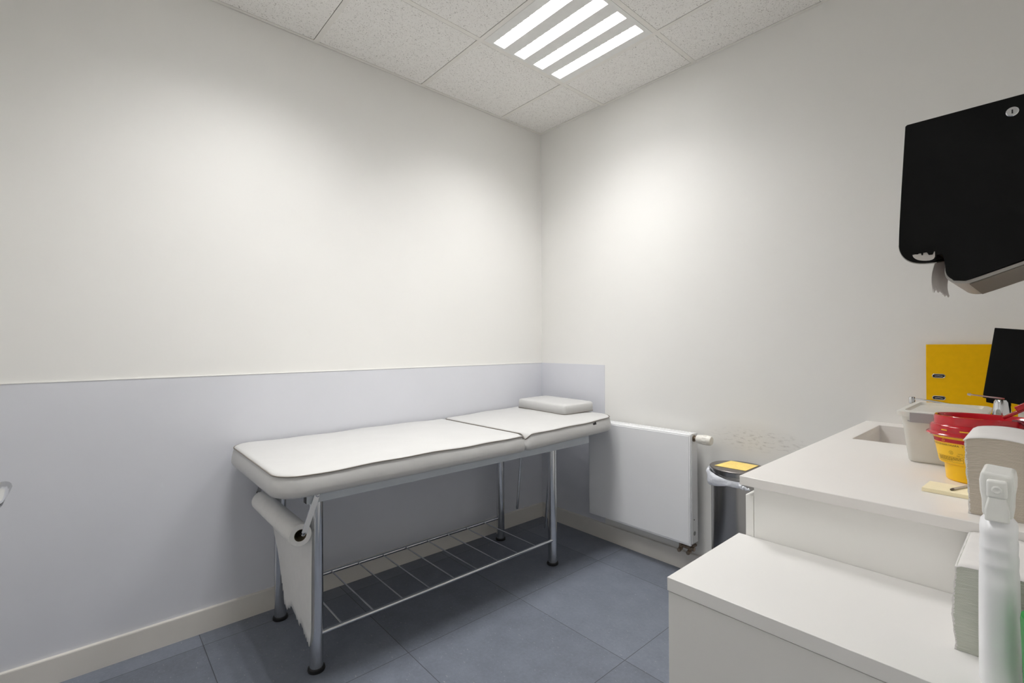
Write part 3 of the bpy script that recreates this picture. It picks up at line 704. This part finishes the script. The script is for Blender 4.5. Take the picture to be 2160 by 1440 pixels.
def label_patch(bm, s0, s1, z0, z1, off, n=24, mi=0):
    r0 = [bm.verts.new(label_pt(s0 + (s1 - s0) * k / n, z0, off)) for k in range(n + 1)]
    r1 = [bm.verts.new(label_pt(s0 + (s1 - s0) * k / n, z1, off)) for k in range(n + 1)]
    for k in range(n): bm.faces.new((r0[k], r0[k + 1], r1[k + 1], r1[k])).material_index = mi
b = NB(); label_patch(b, -.105, .105, .0445, .104, .0006); label_patch(b, -.100, .105, .0895, .0985, .0010, mi=1)
lab = obj('label', b, [M['yellow_l'], M['red_l']], sh_c, smooth=True, label='yellow and red warning label')
b = NB()
def wrap_text(body, size, s0, z0, sx=1.0):
    me = text_mesh(body, size); vs = [b.verts.new(label_pt(s0 + v.co.x * sx, z0 + v.co.y, .0014)) for v in me.vertices]
    for p in me.polygons:
        try: b.faces.new([vs[i] for i in p.vertices])
        except ValueError: pass
    bpy.data.meshes.remove(me)
wrap_text('ACHTUNG/GEVAAR/VAARA  T', 0.0058, -0.108, 0.0825, 1.08)
wrap_text('2', 0.0052, -0.0467, 0.0660)
wrap_text('TOTAL 1,5 L', 0.0030, -0.033, 0.0655); wrap_text('MAX. 1,2 L', 0.0030, -0.035, 0.0610)
n = 20
for k in range(n):
    a, c = 2 * PI * k / n, 2 * PI * (k + 1) / n; cs, cz = -0.0452, 0.0678
    q = [(cs + r * math.cos(t), cz + r * math.sin(t)) for r, t in ((.0038, a), (.0042, a), (.0042, c), (.0038, c))]
    b.faces.new([b.verts.new(label_pt(s, z, .0014)) for s, z in q])
def bar(s0, s1, z0, z1): label_patch(b, s0, s1, z0, z1, .0014, 8)
for z in (.0585, .0465): bar(-.084, -.024, z - .0002, z + .0002)
bar(-.0243, -.0239, .0465, .0585)
rs = random.Random(5)
for z in (.0565, .0548, .0530, .0512, .0495):
    s = -.080
    e_ = -.030 if z > .050 else -.045
    while s < e_:
        l = rs.uniform(.0016, .0055); bar(s, s + l, z - .00035, z + .00035); s += l + .0011
for z in (.0945, .0915): bar(-.097, -.088, z, z + .0007)
obj('label_print', b, M['ink'], lab)
b = NB()                                          # biohazard mark: three arcs and a hub, yellow on the red band
cs, cz = -.060, .0945
for k in range(3):
    th = PI / 2 + k * 2 * PI / 3; ccs, ccz = cs + .0018 * math.cos(th), cz + .0018 * math.sin(th)
    for j in range(10):
        a, c = th - 2.2 + 4.4 * j / 10, th - 2.2 + 4.4 * (j + 1) / 10
        b.faces.new([b.verts.new(label_pt(ccs + r * math.cos(t), ccz + r * math.sin(t), .0016)) for r, t in ((.0012, a), (.0020, a), (.0020, c), (.0012, c))])
s = -.055
for k in range(9):
    label_patch(b, s, s + .0026, .0897, .0903, .0014, 2); s += .0034
obj('hazard_symbol', b, M['yellow_l'], lab)
# red lid: rim, shoulder, recessed mouth
b = NB()
loft(b, [oval(.092, .067, CZ + .1065), oval(.101, .0755, CZ + .105), oval(.103, .0775, CZ + .108), oval(.101, .0755, CZ + .1105), oval(.0965, .0715, CZ + .113), oval(.0955, .0705, CZ + .126),
         oval(.0925, .0675, CZ + .130), oval(.0895, .0650, CZ + .131), oval(.088, .0635, CZ + .148), oval(.0865, .062, CZ + .1505), oval(.083, .0585, CZ + .1505), oval(.080, .0555, CZ + .147), oval(.074, .050, CZ + .136), oval(.055, .034, CZ + .132)], cap0=True, cap1=True)
lid = obj('lid', b, M['red'], sh_c, smooth=True, ang=50, label='glossy red oval lid')
for s, l in ((-.062, .012), (-.028, .013)):
    b = NB()
    f = (s, l); a_, b_ = .0968, .0718; t0 = -PI / 2 + s / .084
    for j in range(4):
        pass
    def op(t, z, k=1.006):
        c, sn = math.cos(t), math.sin(t); e = 2.3
        return Vector((SCX + a_ * k * abs(c) ** (2 / e) * (1 if c >= 0 else -1), SCY + b_ * k * abs(sn) ** (2 / e) * (1 if sn >= 0 else -1), CZ + z))
    t1 = t0 + l / .084
    q = [op(t0 + (t1 - t0) * j / 4, .118) for j in range(5)]; q2 = [op(t0 + (t1 - t0) * j / 4, .1205) for j in range(5)]
    v1 = [b.verts.new(p) for p in q]; v2 = [b.verts.new(p) for p in q2]
    for j in range(4): b.faces.new((v1[j], v1[j + 1], v2[j + 1], v2[j]))
    obj('lid_slot', b, M['yellow_l'], lid, label='yellow slot in the red lid')
b = NB()                                          # open flap arm rising to the right, with its catch and dark hinge strap
obox(b, (2.345, -0.868, CZ + 0.168), (0.024, 0, 0.017), (0, 0.010, 0), (-0.0018, 0, 0.0026)); obox(b, (2.352, -0.880, CZ + 0.181), (0.011, 0, 0.008), (0, 0.003, 0), (-0.003, 0, 0.005))
obox(b, (2.388, -0.868, CZ + 0.196), (0.020, 0, 0.012), (0, 0.035, 0), (-0.0012, 0, 0.002))
obj('flap', b, M['red'], lid, bevel=0.0015)
b = NB(); tube(b, [(2.338, -0.905, CZ + 0.150), (2.352, -0.925, CZ + 0.151), (2.364, -0.940, CZ + 0.140), (2.372, -0.948, CZ + 0.122), (2.382, -0.95, CZ + 0.115)], [.003, .004, .004, .004, .003], 8)
obj('hinge_strap', b, mat('dark_red_strap', (0.12, 0.004, 0.012), 0.25), lid, smooth=True)

# ------------------------------------------------------------------ folded paper towel stacks
def towel_stack(name, label, cx0, cx1, y0, y1, z0, h, m_edge, m_top, shear=0.0, dome=0.0, seed=1, lean=0.0, group=None, bulge=0.004):
    rs = random.Random(seed); b = NB(); n = 72; nx = 10; ny = 10
    # pleated body: many thin layers with slightly uneven edges
    def outline(j):
        o = []; dx = [rs.uniform(-.00035, .00035) for _ in range(4)]
        for k in range(nx + 1): o.append((cx0 + (cx1 - cx0) * k / nx, y0 + rs.uniform(-.0004, .0004) + dx[0] * .5))
        for k in range(1, ny + 1): o.append((cx1 + dx[1], y0 + (y1 - y0) * k / ny))
        for k in range(1, nx + 1): o.append((cx1 + (cx0 - cx1) * k / nx, y1 + dx[2]))
        for k in range(1, ny): o.append((cx0 + dx[3] + rs.uniform(-.0006, .0006), y1 + (y0 - y1) * k / ny))
        return o
    loops = []
    for j in range(n + 1):
        f = j / n; o = outline(j); o2 = outline(j)
        bul = bulge * math.sin(f * PI)
        def zz(x, y, base): return base * (1 + dome * f * max(0.0, math.sin(PI * min(1, max(0, (x - cx0) / (cx1 - cx0))))) ** 0.6)
        for k, oo in enumerate((o, [(x + (0.0003 if x < (cx0 + cx1) / 2 else -.0003), y + 0.00035) for x, y in o])):
            zb = h * (j + 0.6 * k) / n
            if zb > h: continue
            loops.append([(x - bul * (1 if x < cx0 + .002 else 0) - lean * f, y + shear * f, z0 + zz(x, y, zb)) for x, y in oo])
    loft(b, loops)
    root = obj(name, b, m_edge, None); tag(root, label, 'paper towels', group)
    # white top sheet, draped a little over the left edge
    b = NB(); N1, N2 = 12, 8; g = []
    for i in range(N1 + 1):
        row = []
        for k in range(N2 + 1):
            x = cx0 - 0.0025 + (cx1 - cx0 + 0.004) * i / N1; y = y0 - 0.001 + (y1 - y0 + 0.002) * k / N2
            z = z0 + h * (1 + dome * max(0.0, math.sin(PI * min(1, max(0, (x - cx0) / (cx1 - cx0))))) ** 0.6) + 0.0012
            row.append(b.verts.new((x - lean, y + shear, z + (-0.0025 if i == 0 else 0))))
        g.append(row)
    for i in range(N1):
        for k in range(N2): b.faces.new((g[i][k], g[i + 1][k], g[i + 1][k + 1], g[i][k + 1]))
    o = obj('top_sheet', b, m_top, root, smooth=True, ang=80); md = o.modifiers.new('t', 'SOLIDIFY'); md.thickness = 0.0012; md.offset = -1
    # ragged white cover edge standing proud of the left side
    b = NB(); loops = []; nn_ = 64
    for j in range(nn_ + 1):
        f = j / nn_; z = z0 + h * f; bul = bulge * math.sin(f * PI)
        L = 0.0009 + 0.0005 * math.sin(9 * f + seed) + 0.0004 * math.sin(31 * f + 2 * seed) + rs.uniform(-.00035, .00035) + 0.0014 * max(0, 1 - f * 14)
        x = cx0 - bul - lean * f
        loops.append([(x - L, y0 + shear * f - 0.0004, z), (x + 0.002, y0 + shear * f + 0.0004, z), (x + 0.002, y1 + shear * f, z), (x - L, y1 + shear * f, z)])
    loft(b, loops)
    obj('torn_edge', b, m_top, root)
    return root
towel_stack('paper_towel_stack', 'tall tan-edged folded paper towel stack on the worktop end', 2.289, 2.372, -1.168, -0.978, CZ + 0.0005, 0.137, M['towel_tan'], M['towel_w'], dome=0.05, seed=2, lean=0.006, bulge=0.0, group='folded paper towel stacks')
towel_stack('paper_towel_stack', 'greenish-grey folded paper towel stack on the low cabinet behind the spray bottle', 2.293, 2.375, -1.420, -1.225, LZ + 0.0005, 0.126, M['towel_g'], M['towel_w'], dome=0.02, seed=4, lean=-0.001, group='folded paper towel stacks')

# ------------------------------------------------------------------ sticky notes and pen
b = NB(); q = [(2.205, -1.057), (2.281, -1.061), (2.284, -0.985), (2.209, -0.981)]
for k in range(4):
    o = 0.0004 * (k % 2); prism(b, [(x + o, y) for x, y in q], lambda x, y, k=k: (x, y, CZ + 0.0004 + 0.002 * k), lambda x, y, k=k: (x, y, CZ + 0.0023 + 0.002 * k))
tag(obj('sticky_note_pad', b, M['postit']), 'pale yellow sticky note pad under the pen on the worktop', 'note pad')
pen = thing('pen', 'slim clear-barrelled pen lying across the yellow note pad', 'pen', (2.27, -1.04, CZ + 0.012))
p0, p1 = Vector((2.250, -1.046, CZ + 0.0108)), Vector((2.276, -0.972, CZ + 0.0108)); d = (p1 - p0).normalized(); p1 = p0 + d * 0.068
b = NB(); tube(b, [p0 + d * 0.010, p1], 0.0024, 12); obj('barrel', b, M['penbody'], pen, smooth=True)
b = NB(); tube(b, [p0, p0 + d * 0.002, p0 + d * 0.010], [0.0008, 0.0020, 0.0025], 12); obj('pen_tip', b, M['pentip'], pen, smooth=True)

# ------------------------------------------------------------------ binder
bd = thing('ring_binder', 'yellow lever arch binder standing against the wall behind the tap', 'ring binder', (2.23, -0.045, CZ))
bx0, bx1, by0, by1, bz1 = 2.089, 2.374, -0.085, -0.012, CZ + 0.315
b = NB(); box(b, bx0, bx1, by0, by0 + 0.0028, CZ, bz1); fc = obj('front_cover', b, M['yellow_b'], bd, bevel=0.0008)
b = NB(); box(b, bx0, bx1, by1 - 0.0028, by1, CZ, bz1); obj('back_cover', b, M['yellow_b'], bd, bevel=0.0008)
b = NB(); box(b, bx1 - 0.0005, bx1 + 0.0023, by0, by1, CZ, bz1); obj('spine', b, M['yellow_b'], bd, bevel=0.0008)
b = NB(); box(b, bx0 + 0.03, bx1 - 0.02, by0 + 0.012, by1 - 0.012, CZ + 0.006, bz1 - 0.012); obj('paper_block', b, M['paper'], bd)
for z in (1.090, 1.010):
    b = NB()
    cx = 2.124; ring = []
    ol = [(cx + (0.011 if math.cos(t) > 0 else -0.011) + 0.0065 * math.cos(t), z + 0.0065 * math.sin(t)) for t in [2 * PI * k / 32 + 0.01 for k in range(32)]]
    tube(b, [(x, by0 - 0.0005, zz) for x, zz in ol], 0.0013, 8, closed=True)
    ey_ = obj('eyelet', b, M['chrome'], fc, smooth=True, label='chrome ring eyelet')
    b = NB(); prism(b, ol, lambda x, zz: (x, by0 - 0.0004, zz), lambda x, zz: (x, by0 + 0.001, zz)); obj('eyelet_hole', b, M['dark'], ey_)
    b = NB(); tube(b, [(cx - 0.011, by0 - 0.001, z - 0.001), (cx, by0 - 0.0014, z + 0.0005), (cx + 0.011, by0 - 0.001, z - 0.001)], 0.0012, 8); obj('ring_wire', b, M['chrome'], ey_, smooth=True)

# ------------------------------------------------------------------ screen
mon = thing('monitor', 'tilted black flat screen on a pale stand in front of the binder', 'monitor', (2.33, -0.26, CZ))
ux = Vector((0.851, -0.525, -0.115)).normalized(); BL = Vector((2.2545, -0.255, 1.034)); uu = Vector((0.533 * .014, 0.864 * .014, 0.226)); uu = uu - ux * uu.dot(ux); nn = ux.cross(uu).normalized()
wd = 0.27
b = NB(); obox(b, BL + ux * wd / 2 + uu / 2 - nn * 0.006 * (-1 if nn.y > 0 else 1) * -1, ux * wd / 2, uu / 2, nn * 0.006); bz = obj('screen_housing', b, M['black_gl'], mon, bevel=0.002)
fdir = nn if nn.dot(CAM - BL) > 0 else -nn
cpos = BL + ux * wd / 2 + uu / 2
cen = sum((Vector(v.co) for v in bz.data.vertices), Vector()) / 8
b = NB(); obox(b, cen + fdir * 0.0062, ux * (wd / 2 - 0.006), uu * 0.47, fdir * 0.0005); obj('screen', b, mat('unlit_glass', (0.003, 0.003, 0.003), 0.5, spec=0.08), mon)
b = NB(); obox(b, BL + ux * 0.028 + Vector((0, 0, -0.006)) - fdir * 0.012, ux * 0.028, (0, 0, 0.008), fdir * 0.010); obj('lower_lip', b, M['black_gl'], mon, bevel=0.002)
b = NB(); q0 = Vector((2.345, -0.285, CZ + 0.0006))
prism(b, [(-.042, 0), (.045, 0), (.034, .09), (.022, .145), (-.028, .150), (-.030, .09)], lambda s, z: q0 + Vector((ux.x, ux.y, 0)) * s + Vector((0, 0, z)) - Vector((fdir.x, fdir.y, 0)) * 0.012, lambda s, z: q0 + Vector((ux.x, ux.y, 0)) * s + Vector((0, 0, z)) - Vector((fdir.x, fdir.y, 0)) * 0.03)
obox(b, q0 - fdir * 0.02 + Vector((0, 0, 0.003)), Vector((ux.x, ux.y, 0)) * 0.055, Vector((fdir.x, fdir.y, 0)) * 0.05, (0, 0, 0.0028))
obj('stand', b, M['plastic_w'], mon, bevel=0.002, label='pale grey stand')

# ------------------------------------------------------------------ towel dispenser on the right wall, seen from its side
dp = thing('towel_dispenser', 'large black paper towel dispenser on the wall above the worktop', 'towel dispenser', (W, -0.935, 1.5))
NY, FY = -1.10, -0.775
prof = [(W, 1.675), (2.1925, 1.676), (2.1895, 1.6735), (2.1875, 1.64), (2.182, 1.54), (2.1765, 1.425), (2.180, 1.411), (2.188, 1.402), (2.198, 1.3965), (2.214, 1.397), (2.240, 1.397), (2.2465, 1.392),
        (2.2495, 1.382), (2.2508, 1.366), (2.2535, 1.351), (2.260, 1.341), (2.269, 1.336), (2.281, 1.3365), (2.300, 1.342), (2.36, 1.3655), (W, 1.418)]
def chaikin(p, keep, it=2):
    for _ in range(it):
        out = []
        for a, c in zip(p, p[1:]):
            if a in keep: out.append(a)
            else: out.append((a[0] * .75 + c[0] * .25, a[1] * .75 + c[1] * .25))
            if c not in keep: out.append((a[0] * .25 + c[0] * .75, a[1] * .25 + c[1] * .75))
        out.append(p[-1]); p = out
    return p
prof = [(W - .001, 1.675), (2.1925, 1.676), (2.1895, 1.6735), (2.182, 1.54), (2.1765, 1.430), (2.1775, 1.408), (2.188, 1.388), (2.208, 1.3775), (2.236, 1.3768), (2.2385, 1.392), (2.2475, 1.393),
        (2.2505, 1.372), (2.2515, 1.350), (2.262, 1.337), (2.281, 1.3345), (2.300, 1.342), (2.36, 1.3655), (W - .001, 1.418)]
prof = chaikin(prof, {prof[0], prof[1], prof[2], prof[-1], (2.2385, 1.392)})
def lift(x, z): return z + 0.047 * min(1, max(0, (2.2445 - x) / 0.006)) * min(1, max(0, (1.47 - z) / 0.05))
b = NB(); prism(b, prof, lambda x, z: (x, NY, z), lambda x, z: (x, FY, lift(x, z))); obj('cover', b, M['black_sat'], dp, bevel=0.003, seg=3)
b = NB()                                           # lower tray in smoke grey, wraps the nose and underside
lo_ = chaikin([(2.2495, 1.366), (2.2495, 1.350), (2.254, 1.338), (2.265, 1.3305), (2.283, 1.3285), (2.304, 1.3355), (2.362, 1.3585), (W - .001, 1.411)], set())
up_ = [(W - .001, 1.416), (2.362, 1.3640), (2.30, 1.3405), (2.281, 1.3340), (2.263, 1.3365), (2.2535, 1.349), (2.2512, 1.366)]
prism(b, lo_ + up_, lambda x, z: (x, NY + 0.004, z), lambda x, z: (x, FY - 0.004, z)); tray = obj('lower_tray', b, M['smoke'], dp, smooth=True, label='grey translucent tray round the underside')
b = NB(); lo2 = [(2.286, 1.3282), (2.304, 1.3352), (2.362, 1.3582), (W - .002, 1.4107)]
prism(b, [(x, z - 0.0016) for x, z in lo2] + lo2[::-1], lambda x, z: (x, NY + 0.012, z), lambda x, z: (x, FY - 0.03, z)); obj('release_panel', b, M['smoke_d'], tray, label='darker panel set in the tray')
b = NB(); cr = chaikin([(2.1995, 1.4005), (2.2005, 1.391), (2.212, 1.3825), (2.2355, 1.3812), (2.2355, 1.4005)], set(), 2)
prism(b, cr, lambda x, z: (x, NY - 0.0006, z), lambda x, z: (x, NY + 0.001, z)); obj('paper_window', b, M['window_w'], dp, label='pale window showing the paper')
b = NB(); lip = chaikin([(2.1755, 1.43), (2.1765, 1.407), (2.187, 1.3865), (2.2075, 1.3758), (2.237, 1.3750)], set()); lip2 = chaikin([(2.1770, 1.43), (2.178, 1.408), (2.188, 1.3885), (2.208, 1.3780), (2.237, 1.3772)], set())
prism(b, lip + lip2[::-1], lambda x, z: (x, NY + 0.004, z), lambda x, z: (x, FY - 0.004, lift(x, z))); obj('front_lip', b, M['smoke'], dp, smooth=True, label='grey edge along the lower front')
b = NB(); box(b, 2.1985, 2.2385, NY - 0.0015, NY + 0.002, 1.399, 1.4055)
for x, w_, d_ in ((2.2035, .007, .003), (2.2135, .004, .006), (2.2225, .012, .007)): prism(b, [(x, 1.4), (x + w_, 1.4), (x + w_ * .8, 1.4 - d_), (x + w_ * .3, 1.4 - d_)], lambda p, q: (p, NY - 0.0025, q), lambda p, q: (p, NY + 0.002, q))
obj('paper_slot', b, M['black_sat'], dp)
b = NB(); lathe(b, [(0.0088, NY), (0.0088, NY - 0.002), (0.0075, NY - 0.003)], (2.3475, 0, 1.6465), 28, axis='y'); lk = obj('lock', b, M['chrome'], dp, smooth=True, label='round chrome key lock')
b = NB(); box(b, 2.3465, 2.3485, NY - 0.0036, NY - 0.0028, 1.6430, 1.650); obj('keyhole', b, M['dark'], lk)
# paper end hanging out
b = NB(); g = []
for k in range(15):
    y = NY + 0.045 + 0.235 * k / 14; row = []
    zend = 1.318 + 0.010 * abs(math.sin(k * 1.7)) + 0.004 * math.sin(k * 3.1)
    for j in range(11):
        f = j / 10; z = 1.400 + (zend - 1.400) * f; x = 2.236 - 0.014 * math.sin(f * PI * 0.62) + 0.004 * f * f - 0.002 * math.sin(k * .8) * f
        row.append(b.verts.new((x, y, z)))
    g.append(row)
for a, c in zip(g, g[1:]):
    for j in range(10): b.faces.new((a[j], a[j + 1], c[j + 1], c[j]))
o = obj('paper_towel', b, M['towel_w'], None, smooth=True, ang=80); md = o.modifiers.new('t', 'SOLIDIFY'); md.thickness = 0.0006
tag(o, 'white torn paper towel end hanging from the black dispenser', 'paper towel')

# ------------------------------------------------------------------ spray bottle
SB = (2.3415, -1.4650)
bt = thing('spray_bottle', 'white flat spray bottle with ribbed grip at the front of the low cabinet', 'spray bottle', (SB[0], SB[1], LZ))
def ov(hx, hy, z, dy=0.0, e=3.2): return oval(hx, hy, z, 48, e, SB[0], SB[1] + dy)
b = NB(); zs = [(0.0, .0185, .034), (.004, .0205, .036), (.06, .0205, .0365), (.13, .0200, .036), (.146, .0198, .0355), (.153, .0190, .0318), (.163, .0194, .0345), (.169, .0195, .0350), (.175, .0187, .0310), (.185, .0191, .0338),
     (.190, .0192, .0342), (.196, .0184, .0300), (.206, .0188, .0328), (.213, .0188, .0328), (.220, .0180, .028), (.226, .0140, .0185), (.232, .0115, .0118)]
loft(b, [ov(hx, hy, LZ + z, 0.0, 3.0 if z < .22 else 2.2) for z, hx, hy in zs]); obj('bottle_body', b, M['hdpe'], bt, smooth=True, ang=80)
b = NB(); sx, sy = SB
prism(b, [(-.0150, .228), (.0150, .228), (.0155, .250), (.0172, .262), (.0175, .275), (.0158, .2865), (-.0158, .289), (-.0178, .276), (-.0172, .262), (-.0155, .250)], lambda p, q: (sx + p, sy - 0.020, LZ + q), lambda p, q: (sx + p, sy + 0.045, LZ + q))
hd = obj('spray_head', b, M['head'], bt, bevel=0.004, seg=3)
b = NB(); box(b, sx - .0100, sx + .0100, sy - 0.030, sy - 0.019, LZ + .256, LZ + .2800); noz = obj('nozzle', b, M['head'], bt, bevel=0.003, seg=3)
b = NB(); lathe(b, [(.0052, sy - .030), (.0052, sy - .0335), (.0038, sy - .0345), (.0016, sy - .0335)], (sx, 0, LZ + .268), 24, axis='y'); obj('nozzle_button', b, M['head'], noz, smooth=True)
b = NB(); prism(b, [(-.0118, .225), (.0118, .225), (.0120, .240), (.0085, .257), (-.0085, .257), (-.0120, .240)], lambda p, q: (sx + p, sy - 0.029 + (0.257 - LZ * 0 - q) * -0.1, LZ + q), lambda p, q: (sx + p, sy - 0.019, LZ + q)); obj('trigger', b, M['head'], bt, bevel=0.002)

# green bottle, mostly outside the frame
gb = thing('green_bottle', 'green plastic bottle at the bottom right corner beside the spray bottle', 'bottle', (2.402, -1.5, LZ))
b = NB(); lathe(b, [(.034, 0), (.0365, .003), (.0375, .06), (.0392, .122), (.0385, .1275), (.030, .130), (.0135, .132), (.012, .146)], (2.4020, -1.535, LZ), 48); obj('bottle_body', b, M['green'], gb, smooth=True, ang=40)
b = NB(); lathe(b, [(.0145, .147), (.0145, .168), (.012, .170)], (2.4020, -1.535, LZ), 32); obj('cap', b, M['head'], gb, smooth=True)
